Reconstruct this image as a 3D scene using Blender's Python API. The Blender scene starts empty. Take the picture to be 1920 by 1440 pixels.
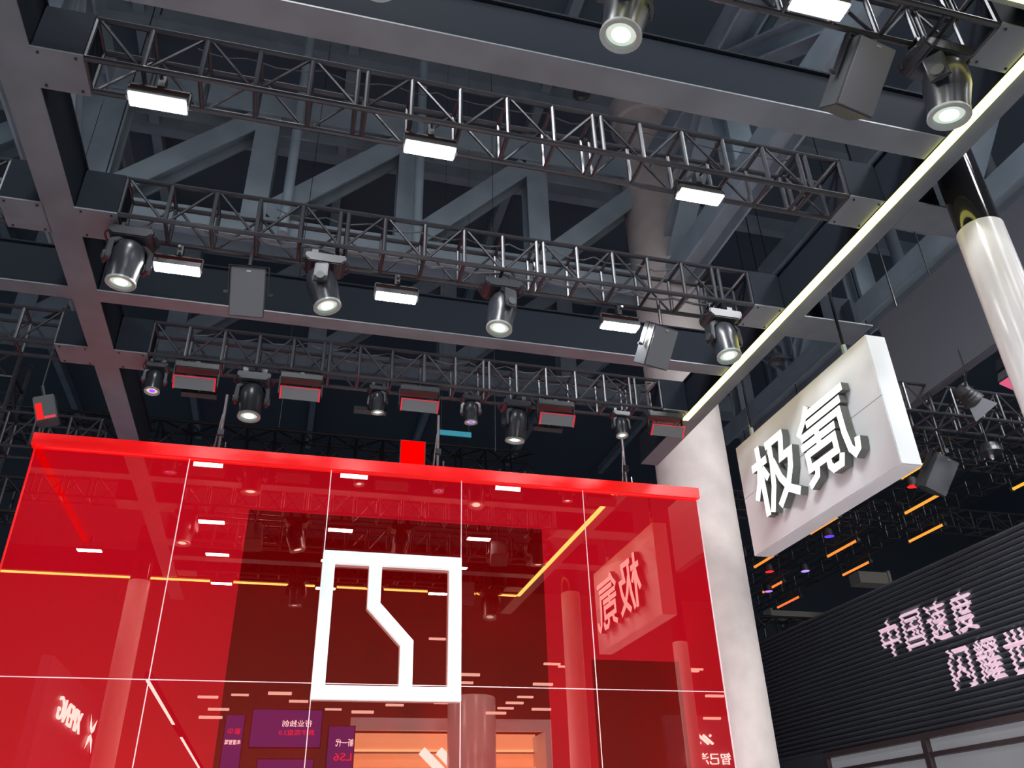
import bpy, bmesh, math, random
from mathutils import Matrix, Vector
random.seed(4)
S = bpy.context.scene
COL = S.collection
R_ = math.radians

# ------------------------------------------------------------------ camera, world, exposure
cam_d = bpy.data.cameras.new('camera'); cam = bpy.data.objects.new('camera', cam_d); COL.objects.link(cam)
PITCH, YAW, ROLL, FPX = R_(29.946), R_(15.593), R_(-1.668), 1554.87
fw = Vector((math.sin(YAW)*math.cos(PITCH), math.cos(YAW)*math.cos(PITCH), math.sin(PITCH)))
r0 = Vector((math.cos(YAW), -math.sin(YAW), 0)); u0 = r0.cross(fw)
rt = math.cos(ROLL)*r0 + math.sin(ROLL)*u0; up = -math.sin(ROLL)*r0 + math.cos(ROLL)*u0
M = Matrix.Identity(4)
for i in range(3):
    M[i][0], M[i][1], M[i][2] = rt[i], up[i], -fw[i]
M[2][3] = 1.65
cam.matrix_world = M
cam_d.sensor_fit = 'HORIZONTAL'; cam_d.sensor_width = 36.0; cam_d.lens = FPX/1920*36.0
cam_d.clip_end = 300
S.camera = cam
w = bpy.data.worlds.new('hall_air'); S.world = w; w.use_nodes = True
w.node_tree.nodes['Background'].inputs[0].default_value = (0.31, 0.42, 0.56, 1)
w.node_tree.nodes['Background'].inputs[1].default_value = 0.28
S.view_settings.view_transform = 'Standard'; S.view_settings.look = 'None'
S.view_settings.gamma = 1.0; S.view_settings.use_curve_mapping = False
S.view_settings.exposure = 0.12
S.cycles.use_adaptive_sampling = True; S.cycles.adaptive_threshold = 0.05; S.cycles.max_bounces = 6; S.cycles.diffuse_bounces = 3; S.cycles.glossy_bounces = 3; S.cycles.transmission_bounces = 2; S.cycles.transparent_max_bounces = 8

# ------------------------------------------------------------------ helpers
MW = {}                                            # world matrix of every object we make
def link(o, parent=None, Mw=None):
    COL.objects.link(o)
    Mw = Mw or Matrix.Identity(4)
    if parent:
        o.parent = parent; o.matrix_basis = MW[parent.name].inverted() @ Mw
    else:
        o.matrix_basis = Mw
    MW[o.name] = Mw
    return o
def tag(o, label, cat, group=None):
    o['label'] = label; o['category'] = cat
    if group: o['group'] = group
    return o
def thing(name, label, cat, loc=(0, 0, 0), group=None, rot=None):
    Mw = Matrix.Translation(loc)
    if rot: Mw = Mw @ rot.to_4x4()
    o = bpy.data.objects.new(name, None); o.empty_display_size = 0.1
    link(o, None, Mw); tag(o, label, cat, group)
    return o
def struct(o):
    o['kind'] = 'structure'; return o

class MB:
    def __init__(s): s.v = []; s.f = []
    def poly(s, vs, fs):
        n = len(s.v); s.v += [tuple(p) for p in vs]; s.f += [tuple(i+n for i in f) for f in fs]; return s
    def box(s, x0, x1, y0, y1, z0, z1):
        return s.poly([(x0,y0,z0),(x1,y0,z0),(x1,y1,z0),(x0,y1,z0),(x0,y0,z1),(x1,y0,z1),(x1,y1,z1),(x0,y1,z1)],
               [(0,3,2,1),(4,5,6,7),(0,1,5,4),(1,2,6,5),(2,3,7,6),(3,0,4,7)])
    def tube(s, p0, p1, r, n=8, r1=None):
        p0, p1 = Vector(p0), Vector(p1); d = (p1-p0).normalized(); r1 = r if r1 is None else r1
        a = d.orthogonal().normalized(); b = d.cross(a)
        vs = []
        for p, rr in ((p0, r), (p1, r1)):
            for k in range(n):
                t = 2*math.pi*k/n; vs.append(p + rr*(math.cos(t)*a + math.sin(t)*b))
        fs = [(k, (k+1) % n, n+(k+1) % n, n+k) for k in range(n)] + [tuple(range(n-1, -1, -1)), tuple(range(n, 2*n))]
        return s.poly(vs, fs)
    def lathe(s, prof, n=24, cap0=True, cap1=True):           # profile (r, z) about local z
        vs = []; fs = []
        for r, z in prof:
            for k in range(n):
                t = 2*math.pi*k/n; vs.append((r*math.cos(t), r*math.sin(t), z))
        for j in range(len(prof)-1):
            for k in range(n):
                fs.append((j*n+k, j*n+(k+1) % n, (j+1)*n+(k+1) % n, (j+1)*n+k))
        if cap0: fs.append(tuple(range(n-1, -1, -1)))
        if cap1: fs.append(tuple(range((len(prof)-1)*n, len(prof)*n)))
        return s.poly(vs, fs)
    def prism(s, pts, a0, a1, ax='y'):                        # 2-D outline extruded along an axis
        n = len(pts)
        def P(p, a):
            return {'y': (p[0], a, p[1]), 'x': (a, p[0], p[1]), 'z': (p[0], p[1], a)}[ax]
        vs = [P(p, a0) for p in pts] + [P(p, a1) for p in pts]
        return s.poly(vs, [tuple(range(n-1, -1, -1)), tuple(range(n, 2*n))] + [(k, (k+1) % n, n+(k+1) % n, n+k) for k in range(n)])
    def path(s, pts, r, n=6):
        for a, b in zip(pts, pts[1:]): s.tube(a, b, r, n)
        return s
    def mesh(s, name, m, smooth=False, bevel=0):
        me = bpy.data.meshes.new(name); me.from_pydata(s.v, [], s.f); me.update()
        bm = bmesh.new(); bm.from_mesh(me)
        bmesh.ops.recalc_face_normals(bm, faces=bm.faces)
        if bevel: bmesh.ops.bevel(bm, geom=[e for e in bm.edges if e.is_manifold and e.calc_face_angle(0) > 0.6], offset=bevel, segments=2, affect='EDGES')
        bm.to_mesh(me); bm.free()
        if smooth:
            me.polygons.foreach_set('use_smooth', [True]*len(me.polygons))
            me.set_sharp_from_angle(angle=R_(38))
        me.materials.append(m); return me
    def obj(s, name, m, parent=None, Mw=None, smooth=False, bevel=0):
        return link(bpy.data.objects.new(name, s.mesh(name, m, smooth, bevel)), parent, Mw)
def inst(name, me, parent=None, Mw=None):
    return link(bpy.data.objects.new(name, me), parent, Mw)
_cache = {}
def cached(key, fn):
    if key not in _cache: _cache[key] = fn()
    return _cache[key]
def bar(name, p0, p1, r, m, parent=None, n=8):              # round bar between two points, shares one mesh per material
    p0, p1 = Vector(p0), Vector(p1); d = p1-p0
    me = cached(('bar', m.name, n), lambda: MB().tube((0,0,0), (0,0,1), 1, n).mesh('bar', m, True))
    q = d.to_track_quat('Z', 'Y').to_matrix().to_4x4()
    return inst(name, me, parent, Matrix.Translation(p0) @ q @ Matrix.Diagonal((r, r, d.length, 1)))
def bx(name, x0, x1, y0, y1, z0, z1, m, parent=None):
    me = cached(('box', m.name), lambda: MB().box(-.5, .5, -.5, .5, -.5, .5).mesh('box', m))
    return inst(name, me, parent, Matrix.Translation(((x0+x1)/2, (y0+y1)/2, (z0+z1)/2)) @ Matrix.Diagonal((x1-x0, y1-y0, z1-z0, 1)))

# ------------------------------------------------------------------ materials
def mat(name, col, rough=0.5, metal=0.0, emit=None, estr=0, noise=0, nscale=8, spec=0.5, bump=0):
    m = bpy.data.materials.new(name); m.use_nodes = True; nt = m.node_tree; b = nt.nodes['Principled BSDF']
    b.inputs['Base Color'].default_value = (*col, 1); b.inputs['Roughness'].default_value = rough
    b.inputs['Metallic'].default_value = metal; b.inputs['Specular IOR Level'].default_value = spec
    if emit:
        b.inputs['Emission Color'].default_value = (*emit, 1); b.inputs['Emission Strength'].default_value = estr
    if noise or bump:
        tc = nt.nodes.new('ShaderNodeTexCoord'); ge = nt.nodes.new('ShaderNodeNewGeometry'); n = nt.nodes.new('ShaderNodeTexNoise')
        n.inputs['Scale'].default_value = nscale; n.inputs['Detail'].default_value = 5
        nt.links.new(ge.outputs['Position'], n.inputs['Vector'])
        if noise:
            rp = nt.nodes.new('ShaderNodeValToRGB')
            rp.color_ramp.elements[0].position = 0.35; rp.color_ramp.elements[1].position = 0.65
            rp.color_ramp.elements[0].color = (*[c*(1-noise) for c in col], 1)
            rp.color_ramp.elements[1].color = (*[min(1, c*(1+noise)) for c in col], 1)
            nt.links.new(n.outputs['Fac'], rp.inputs[0]); nt.links.new(rp.outputs[0], b.inputs['Base Color'])
        if bump:
            bp = nt.nodes.new('ShaderNodeBump'); bp.inputs['Strength'].default_value = bump; bp.inputs['Distance'].default_value = 0.01
            nt.links.new(n.outputs['Fac'], bp.inputs['Height']); nt.links.new(bp.outputs[0], b.inputs['Normal'])
    return m
def glow(name, col, s):
    m = bpy.data.materials.new(name); m.use_nodes = True; nt = m.node_tree; nt.nodes.clear()
    e = nt.nodes.new('ShaderNodeEmission'); o = nt.nodes.new('ShaderNodeOutputMaterial')
    e.inputs[0].default_value = (*col, 1); e.inputs[1].default_value = s; nt.links.new(e.outputs[0], o.inputs[0]); return m
def glass(name, refl, trans, rough=0.0, streak=0):
    m = bpy.data.materials.new(name); m.use_nodes = True; nt = m.node_tree; nt.nodes.clear()
    g = nt.nodes.new('ShaderNodeBsdfGlossy'); t = nt.nodes.new('ShaderNodeBsdfTransparent'); a = nt.nodes.new('ShaderNodeAddShader'); o = nt.nodes.new('ShaderNodeOutputMaterial')
    g.inputs['Color'].default_value = (*refl, 1); g.inputs['Roughness'].default_value = rough
    t.inputs['Color'].default_value = (*trans, 1)
    nt.links.new(g.outputs[0], a.inputs[0]); nt.links.new(t.outputs[0], a.inputs[1]); nt.links.new(a.outputs[0], o.inputs[0])
    return m
m_plate = mat('grey_beam_plate', (.13, .152, .175), .40, noise=.12, nscale=3)  # lighter than the beam sides, slightly mottled
m_web = mat('dark_beam_side', (.014, .018, .025), .75, spec=.05)  # darker than the bottom plates
m_truss = mat('black_truss_tube', (.036, .037, .045), .30, .3)
m_black = mat('black_plastic', (.05, .055, .06), .4)
m_head = mat('charcoal_fixture_shell', (.03, .033, .042), .3, .1)
m_dark = mat('very_dark_metal', (.02, .022, .026), .5)
m_lensring = mat('pale_lens_ring', (.28, .32, .31), .35)
m_grille = mat('speaker_grille', (.15, .16, .18), .45, .4)
m_chrome = mat('chrome', (.7, .7, .72), .15, 1)
m_white = mat('white_sign_panel', (.84, .88, .91), .45)
m_pillar = mat('white_gloss_pillar', (.74, .74, .74), .22)
m_blackgloss = mat('gloss_black_pipe', (.012, .012, .014), .08)
m_concrete = mat('pale_concrete', (.64, .58, .56), .8, noise=.10, nscale=2.2, bump=.2)
m_roofsteel = mat('blue_grey_roof_steel', (.34, .43, .50), .5, noise=.1, nscale=2)
m_roofdeck = mat('roof_deck', (.12, .16, .21), .8)
m_floor = mat('hall_carpet', (.42, .41, .42), .7)
m_panel_on = glow('led_panel_on', (1, .98, .97), 90)
m_led = glow('warm_led_strip', (1, .92, .23), 4.0)
m_logo = mat('white_logo_light', (.75, .82, .84), .4, emit=(.88, 1.0, 1.0), estr=.5)
m_letter = glow('white_letter_face', (1, 1, 1), 1.6)
m_letter_side = mat('grey_letter_return', (.14, .15, .14), .5)
m_lens_w = glow('lens_white', (.92, 1.0, .86), 3.0)
m_lens_halo = mat('lens_glass_rim', (.5, .55, .5), .2, emit=(.8, .95, .8), estr=.45)
m_lens_c = glow('lens_cool', (.75, .95, 1.0), 1.6)
m_lens_p = glow('lens_purple', (.42, .05, 1.0), 1.3)
m_lens_pc = glow('lens_pink_core', (1, .45, 1.0), 2.0)
m_lens_s = glow('lens_white_small', (.95, 1, 1), 3.0)
m_face = mat('frosted_grey_face', (.17, .19, .21), .4)
m_redglow = mat('painted_red_glow', (.8, .02, .05), .35, emit=(1, .02, .05), estr=.2)  # red glow painted as the red wall's reflection on the light-box edges
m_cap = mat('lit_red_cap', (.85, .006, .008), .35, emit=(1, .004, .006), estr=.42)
m_pane = glass('red_mirror_glass', (.36, .18, .155), (.62, .010, .032))
m_seam = mat('polished_glass_edge', (.9, .72, .74), .3, emit=(1, .75, .78), estr=.35)  # faint emission paints the white highlights on the polished joints
m_back = mat('lightbox_lining', (.6, .5, .5), .7, emit=(1, .5, .6), estr=.30)
m_backdark = mat('booth_inner_dark_board', (.30, .25, .20), .7)
m_slat = mat('black_louvre', (.13, .145, .175), .33, .5)
m_slatletter = mat('pink_lit_lettering', (.95, .80, .88), .6, emit=(1, .80, .90), estr=.2)  # pink light on the letters put into colour and faint emission
m_fascia = mat('dark_fascia', (.10, .105, .125), .55)
m_frame = mat('bronze_window_frame', (.12, .085, .09), .4, .4)
m_cable = mat('cable_rubber', (.09, .09, .1), .3)
m_beige = mat('beige_duct', (.45, .43, .38), .7)

# ------------------------------------------------------------------ the setting
o = struct(bx('floor', -30, 30, -40, 30, -.1, 0, m_floor))
m_hallwall = mat('hall_wall', (.50, .42, .34), .8)  # brownish tone stands in for haze mirrored in the red glass
struct(bx('wall_rear', -40, 45, -33, -32.8, 0, 16, m_hallwall)); struct(bx('wall_far', -40, 45, 32, 32.2, 0, 16, m_roofdeck)); struct(bx('wall_right', 32, 32.2, -32.8, 32, 0, 16, m_roofdeck))
roof = struct(bx('ceiling', -40, 45, -45, 45, 16, 16.2, m_roofdeck))
for k, y in enumerate((6, 11.4, 14.2, 17.5)):
    bx('purlin', -20, 30, y, y+.25, 15.6, 16, m_roofsteel, roof)
for k, x in enumerate((-8, -4, 0, 4, 8, 12)):
    bx('purlin', x, x+.2, -10, 30, 15.7, 16, m_roofsteel, roof)

def hbeam(name, p0, p1, wd, m, parent, vert=True):           # H section between two points
    p0, p1 = Vector(p0), Vector(p1); d = p1-p0; L = d.length
    def mk():
        b = MB(); h = .5; t = .055
        b.box(-h, h, -h, -h+t*1.6, 0, 1); b.box(-h, h, h-t*1.6, h, 0, 1); b.box(-t/2, t/2, -h+t*1.6, h-t*1.6, 0, 1)
        return b.mesh('h_section', m)
    me = cached(('hb', m.name), mk)
    z = d.normalized(); ref = Vector((0, 1, 0)) if abs(z.y) < .9 else Vector((1, 0, 0))
    y = (ref - ref.dot(z)*z).normalized(); x = y.cross(z)
    Q = Matrix((x, y, z)).transposed().to_4x4()
    return inst(name, me, parent, Matrix.Translation(p0) @ Q @ Matrix.Diagonal((wd, wd, L, 1)))
def roof_truss_x(label, y, xs, zb, zt, wd):
    t = thing('roof_truss', label, 'roof truss', (xs[0], y, zb))
    hbeam('bottom_chord', (xs[0]-.6, y, zb), (xs[-1]+.6, y, zb), wd*1.15, m_roofsteel, t)
    hbeam('top_chord', (xs[0]-.6, y, zt), (xs[-1]+.6, y, zt), wd*1.3, m_roofsteel, t)
    for x in xs: hbeam('post', (x, y, zb+wd/2), (x, y, zt-wd/2), wd, m_roofsteel, t)
    for a, b in zip(xs, xs[1:]): hbeam('diagonal', (a+.16, y, zb+.3), (b-.16, y, zt-.3), wd*.95, m_roofsteel, t)
    return t
def roof_truss_y(label, x, ys, zb, zt, wd):
    t = thing('roof_truss', label, 'roof truss', (x, ys[0], zb))
    hbeam('bottom_chord', (x, ys[0]-.6, zb), (x, ys[-1]+.6, zb), wd*1.15, m_roofsteel, t)
    hbeam('top_chord', (x, ys[0]-.6, zt), (x, ys[-1]+.6, zt), wd*1.3, m_roofsteel, t)
    for y in ys: hbeam('post', (x, y, zb+wd/2), (x, y, zt-wd/2), wd, m_roofsteel, t)
    for k, (a, b) in enumerate(zip(ys, ys[1:])):
        hbeam('diagonal', (x, a+.16, (zb+.3) if k % 2 else zt-.3), (x, b-.16, (zt-.3) if k % 2 else zb+.3), wd*.95, m_roofsteel, t)
    return t
roof_truss_x('blue-grey steel roof truss with wide posts and diagonals seen above the middle lighting truss', 9.6, [-5.25, -3.15, -1.05, 1.1, 3.15, 5.25], 9.35, 11.75, .34)
roof_truss_x('dim blue-grey roof truss further back, behind the wide-posted one', 16.5, [-6, -3, 0, 3, 6, 9, 12], 11.5, 14.6, .4)
roof_truss_y('blue-grey roof truss running in depth beyond the yellow light strip, behind the dark fascia', 8.6, [5.2, 7.2, 9.2, 11.2, 13.2], 9.2, 11.6, .34)
roof_truss_y('blue-grey roof truss running in depth above the left grey beam', -3.5, [3.2, 5.4, 7.5, 9.6, 11.7], 9.35, 11.75, .34)
roof_truss_y('blue-grey roof truss running in depth from the round concrete column', 5.25, [2.2, 4.6, 7.1, 9.6], 9.35, 11.75, .34)

def pipe(label, x, y, z0, z1, r=.07):
    o = bar('roof_pipe', (x, y, z0), (x, y, z1), r, m_roofsteel, None, 12)
    return tag(o, label, 'pipe')
pipe('slim grey roof pipe left of the wide steel post, behind the second light panel', -.6, 9.05, 9, 14)
pipe('slim grey roof pipe rising behind the middle light panel of the front truss', 1.2, 9.05, 9, 14)
pipe('grey pipe rising between the yellow light strip and the dark fascia panel', 9.35, 9.0, 8.6, 12.5, .1)
pipe('grey pipe at upper right beside the white pillar', 12.2, 9.0, 10.8, 14.5, .13)

# round concrete column behind the booth
prof = [(.5, 0), (.5, 13), (.56, 13.02), (.56, 13.5)]
o = MB().lathe(prof, 48).obj('concrete_column', m_concrete, None, Matrix.Translation((5.25, 9.6, 0)), True)
tag(o, 'thick round pale concrete column rising behind the right edge of the red wall', 'column')

# ------------------------------------------------------------------ ceiling frame of grey box beams (bottoms at 5.71)
H0, H1 = 5.708, 6.09
def frame_beam(label, x0, x1, y0, y1, axis, joints=()):
    t = thing('frame_beam', label, 'beam', ((x0+x1)/2, (y0+y1)/2, H0))
    bx('beam_web', x0+.008, x1-.008, y0+.008, y1-.008, H0+.012, H1, m_web, t)
    bx('bottom_plate', x0, x1, y0, y1, H0, H0+.012, m_plate, t)
    bx('top_flange', x0-.01, x1+.01, y0-.01, y1+.01, H1, H1+.015, m_web, t)
    return t
bL = frame_beam('long grey box beam running in depth down the left side of the picture', -1.96, -1.75, .8, 9.4, 'y')
bR = frame_beam('long dark grey box beam carrying the yellow light strip along its underside', 3.88, 4.09, .8, 8.3, 'y')
bA = frame_beam('wide grey box beam crossing at the top, nearest to the viewer', -1.75, 3.88, 3.04, 3.24, 'x')
bB = frame_beam('thin pinkish-grey box beam crossing behind the middle lighting truss', -1.75, 3.88, 6.04, 6.2, 'x')
bB2 = frame_beam('short grey box beam leaving the picture at the left edge, in line with the thin cross beam', -5.5, -1.96, 6.04, 6.2, 'x')
bC = frame_beam('dark box beam closing the frame above the viewer, carrying the reflected light strip', -4.6, 4.09, 1.95, 2.12, 'x')
# plates beyond the right beam
for y0, y1, lb in ((3.62, 3.9, 'grey flanged bracket beam right of the light strip, level with the front truss'), (5.1, 5.42, 'grey flanged bracket beam right of the light strip, level with the middle truss')):
    t = thing('bracket_beam', lb, 'beam', (4.09, (y0+y1)/2, H0))
    bx('bottom_plate', 4.092, 4.78, y0, y1, H0, H0+.012, m_plate, t)
    bx('beam_web', 4.092, 4.78, (y0+y1)/2-.02, (y0+y1)/2+.02, H0+.012, H1, m_web, t)
    for x in (4.3, 4.62): bx('stiffener', x, x+.015, y0+.02, y1-.02, H0+.012, H1-.1, m_web, t)
# yellow LED strip under the right beam (mirror carries it on) and the leg across behind
t = thing('light_strip', 'bright yellow-white light strip running along the underside of the right beam', 'light strip', (3.9, 2.1, H0-.02))
bx('diffuser', 3.862, 3.925, 2.05, 7.11, H0-.022, H0-.004, m_led, t)
bx('channel', 3.855, 3.932, 2.04, 7.12, H0-.004, H0-.001, m_web, t)
t = thing('light_strip', 'yellow light strip crossing above the viewer, seen only in the red glass', 'light strip', (0, 2.1, H0-.02))
bx('diffuser', -4.45, 3.855, 2.02, 2.08, H0-.022, H0-.004, m_led, t)
bx('channel', -4.45, 3.855, 2.012, 2.088, H0-.004, H0-.001, m_web, t)

# ------------------------------------------------------------------ lighting trusses
def truss(label, x0, x1, y0, y1, bay=.315, z0=None, z1=None, ends=(True, True), joint=5, rch=.019, group=None):
    z0 = z0 or H0+.02; z1 = z1 or H1-.02
    t = thing('lighting_truss', label, 'truss', (x0, (y0+y1)/2, z0), group)
    for y in (y0, y1):
        for z in (z0, z1): bar('chord', (x0, y, z), (x1, y, z), rch, m_truss, t)
    n = max(1, round((x1-x0)/bay)); st = (x1-x0)/n
    for k in range(n+1):
        x = x0+k*st
        xs = (x-.03, x+.03) if (k % joint == 0 and 0 < k < n) else (x,)
        for xx in xs:
            for y in (y0, y1): bar('post', (xx, y, z0), (xx, y, z1), .0165, m_truss, t)
            for z in (z0, z1): bar('crossbar', (xx, y0, z), (xx, y1, z), .0145, m_truss, t)
        if k < n:
            for y in (y0, y1):
                a, b = (z0, z1) if (k+(y == y1)) % 2 else (z1, z0)
                bar('diagonal', (x+.02, y, a), (x+st-.02, y, b), .0105, m_truss, t, 6)
    for e, (xa, xb) in zip(ends, ((x0-.28, x0), (x1, x1+.29))):
        if e:
            bx('end_plate', xa, xb, y0-.03, y1+.03, z0-.02, z0-.008, m_plate, t)
            bx('end_box', xa+.005, xb-.005, y0-.022, y1+.022, z0-.008, z1+.01, m_web, t)
            for ex in (xa+.04, xb-.04):
                for ey in (y0, y1): bar('bolt', (ex, ey, z0-.028), (ex, ey, z0-.02), .009, m_truss, t, 6)
    return t
TR = {}
TR[0] = truss('black box truss at the top right corner, above the nearest fixtures', -1.45, 3.58, 2.25, 2.48)
TR[1] = truss('black box truss nearest to the viewer, holding the largest row of three light panels', -1.47, 3.58, 3.70, 3.94)
TR[2] = truss('black box truss in the middle, holding four moving heads and two loudspeakers', -1.47, 3.58, 5.07, 5.33)
TR[3] = truss('black box truss just above the red wall, crowded with small fixtures', -1.47, 3.58, 6.99, 7.24)
truss('short black truss leaving at the left edge, level with the middle truss', -5.5, -2.24, 5.07, 5.33, ends=(False, True))
truss('black truss at the left edge, level with the truss above the red wall', -5.5, -2.24, 6.99, 7.24, ends=(False, True))
truss('dim black truss right of the sign, below the dark fascia panel', 5.6, 10.5, 6.45, 6.8, ends=(False, False))
# far left and back trusses
truss('dim black truss behind the left end of the red wall', -9, -2.2, 9.0, 9.3, ends=(False, False), z0=5.6, z1=6.0)

def far_truss(label, p0, p1, w_, bay, r=.03):
    """dim background truss: chords are parts, lattice one part"""
    p0, p1 = Vector(p0), Vector(p1); d = (p1-p0); L = d.length; d.normalize()
    side = d.cross(Vector((0, 0, 1)));  side = side.normalized() if side.length > .1 else Vector((1, 0, 0))
    upv = side.cross(d).normalized()
    t = thing('background_truss', label, 'truss', p0)
    offs = [side*w_/2*a + upv*w_/2*b for a, b in ((-1, -1), (1, -1), (1, 1), (-1, 1))]
    for of in offs: bar('chord', p0+of, p1+of, r, m_truss, t, 6)
    n = max(1, round(L/bay)); mb = MB()
    for k in range(n):
        a = p0+d*(L*k/n); b = p0+d*(L*(k+1)/n)
        for i in range(4):
            o1, o2 = offs[i], offs[(i+1) % 4]
            mb.tube(a+o1, a+o2, r*.7, 5)
            mb.tube(a+(o1 if k % 2 else o2), b+(o2 if k % 2 else o1), r*.6, 5)
    mb.obj('lattice', m_truss, t)
    return t
far_truss('dim lattice truss crossing low behind the red wall, left half', (-8, 12.5, 6.3), (4.4, 12.5, 6.3), .5, .5)
far_truss('dim lattice truss crossing higher behind the red wall', (-8, 14.5, 8.4), (4.4, 14.5, 8.4), .5, .5)
far_truss('dim lattice tower behind the right half of the red wall', (3.5, 12.9, 0), (3.5, 12.9, 7.5), .45, .45)
far_truss('dim lattice tower behind the middle of the red wall', (1.0, 13.2, 0), (1.0, 13.2, 7.5), .45, .45)
far_truss('dim lattice tower beyond the left corner of the red wall', (-3.9, 10.6, 0), (-3.9, 10.6, 7.6), .45, .45)
far_truss('slanting lattice truss at the far left beside the red wall', (-6.4, 9.9, 3.2), (-5.0, 11.9, 5.4), .4, .45)

# ------------------------------------------------------------------ the red mirror booth
YW = 8.0; XL, XR = -2.47, 4.375; ZT = 5.175
bt = thing('red_glass_booth', 'glossy red mirror-glass booth wall with thin pale seams and a bright red top edge', 'booth wall', (0, YW, 0))
xs = [XL, -1.09, .285, 1.645, 3.004, XR]; zs = [0.05, 1.6, 3.09, ZT]
g = .005
for a, b in zip(xs, xs[1:]):
    for c, d in zip(zs, zs[1:]):
        MB().poly([(a+g, YW, c+g), (b-g, YW, c+g), (b-g, YW, d-g), (a+g, YW, d-g)], [(0, 1, 2, 3)]).obj('glass_pane', m_pane, bt)
for x in xs[1:-1]: bx('vertical_seam', x-g*.8, x+g*.8, YW+.001, YW+.012, .05, ZT, m_seam, bt)
for z in zs[1:-1]: bx('horizontal_seam', XL, XR, YW+.001, YW+.012, z-g*.6, z+g*.6, m_seam, bt)
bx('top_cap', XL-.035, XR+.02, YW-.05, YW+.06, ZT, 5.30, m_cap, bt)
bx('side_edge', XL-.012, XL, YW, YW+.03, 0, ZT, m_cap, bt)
bx('right_edge', XR, XR+.012, YW, 10.6, 0, ZT, m_back, bt)
bx('left_lining', XL-.012, XL, YW+.03, 10.6, 0, ZT, m_back, bt)
bx('left_top_rail', XL, XL+.04, YW+.06, 10.6, 5.12, ZT, m_cap, bt)
bx('back_lining', XL, XR, 10.6, 10.62, 0, ZT, m_back, bt)
bx('added_inner_glow', XL+.2, XL+.9, 9.4, 9.5, .3, 1.9, glow('added_booth_glow', (1, .3, .3), 3.5), bt)  # unseen glow block added to brighten the lining at lower left
bx('roof_lining', XL, XR, YW+.06, 10.6, ZT, ZT+.02, m_back, bt)
bx('dark_board', -.50, 2.70, 8.6, 8.63, .1, 4.92, m_backdark, bt)
bx('dark_board', 3.2, 4.2, 8.6, 8.63, .1, 3.5, m_backdark, bt)
bx('inner_floor', XL, XR, YW+.06, 10.6, .02, .05, m_back, bt)
# ------------------------------------------------------------------ emblem on the wall: square frame with a broken bar
lg = thing('wall_emblem', 'large white glowing square emblem with a zigzag bar on the red glass wall', 'emblem', (.96, 7.9, 2.95))
X0, X1, Z0, Z1, bw = .279, 1.637, 2.946, 4.308, .118
def emb(name, pts, hub):
    """mitred bar: outline pts (x,z) on the wall side, a ridge along the middle"""
    mb = MB(); n = len(pts); y0, y1, y2 = 7.995, 7.93, 7.90
    c = [((p[0]), (p[1])) for p in pts]
    mb.poly([(p[0], y0, p[1]) for p in c] + [(p[0], y1, p[1]) for p in c] + [(p[0], y2, p[1]) for p in hub],
        [(k, (k+1) % n, n+(k+1) % n, n+k) for k in range(n)] + [tuple(range(n))] +
        [(n, n+1, 2*n+1, 2*n), (n+1, n+2, 2*n+1), (n+2, n+3, 2*n, 2*n+1), (n+3, n, 2*n)])
    return mb.obj(name, m_logo, lg)
h = bw/2
emb('frame_bar', [(X0, Z1), (X1, Z1), (X1-bw, Z1-bw), (X0+bw, Z1-bw)], [(X0+h, Z1-h), (X1-h, Z1-h)])
emb('frame_bar', [(X1, Z0), (X0, Z0), (X0+bw, Z0+bw), (X1-bw, Z0+bw)], [(X1-h, Z0+h), (X0+h, Z0+h)])
emb('frame_bar', [(X0, Z0), (X0, Z1), (X0+bw, Z1-bw), (X0+bw, Z0+bw)], [(X0+h, Z0+h), (X0+h, Z1-h)])
emb('frame_bar', [(X1, Z1), (X1, Z0), (X1-bw, Z0+bw), (X1-bw, Z1-bw)], [(X1-h, Z1-h), (X1-h, Z0+h)])
A = [(.728, Z1-bw), (.848, Z1-bw)]; B = [(.731, 3.775), (.849, 3.82)]; C_ = [(1.060, 3.438), (1.178, 3.478)]; D_ = [(1.064, Z0+bw), (1.180, Z0+bw)]
def mid(p): return ((p[0][0]+p[1][0])/2, (p[0][1]+p[1][1])/2)
for P, Q in ((A, B), (B, C_), (C_, D_)):
    emb('zigzag_bar', [P[0], P[1], Q[1], Q[0]], [mid(P), mid(Q)])

# ------------------------------------------------------------------ text helper
_txt = {}
def glyph(ch, size, ext, off, m, m_side=None, maxw=None):
    cu = bpy.data.curves.new('glyph', 'FONT'); cu.body = ch; cu.size = size; cu.extrude = ext; cu.offset = off
    cu.align_x = 'CENTER'; cu.align_y = 'BOTTOM_BASELINE'; cu.resolution_u = 3
    ob = bpy.data.objects.new('glyph_tmp', cu); COL.objects.link(ob)
    dg = bpy.context.evaluated_depsgraph_get(); me = bpy.data.meshes.new_from_object(ob.evaluated_get(dg))
    bpy.data.objects.remove(ob); bpy.data.curves.remove(cu)
    xs_ = [v.co.x for v in me.vertices]; ys_ = [v.co.y for v in me.vertices]
    cx, cy = (min(xs_)+max(xs_))/2, (min(ys_)+max(ys_))/2
    for v in me.vertices: v.co.x -= cx; v.co.y -= cy
    me.materials.clear(); me.materials.append(m)
    if m_side:
        me.materials.append(m_side)
        for p in me.polygons: p.material_index = 0 if p.normal.z > .5 else 1
    return me, max(xs_)-min(xs_), max(ys_)-min(ys_)
def basis(xa, ya, org):
    xa, ya = Vector(xa).normalized(), Vector(ya).normalized(); za = xa.cross(ya)
    Mx = Matrix((xa, ya, za)).transposed().to_4x4(); Mx.translation = org; return Mx
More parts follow.
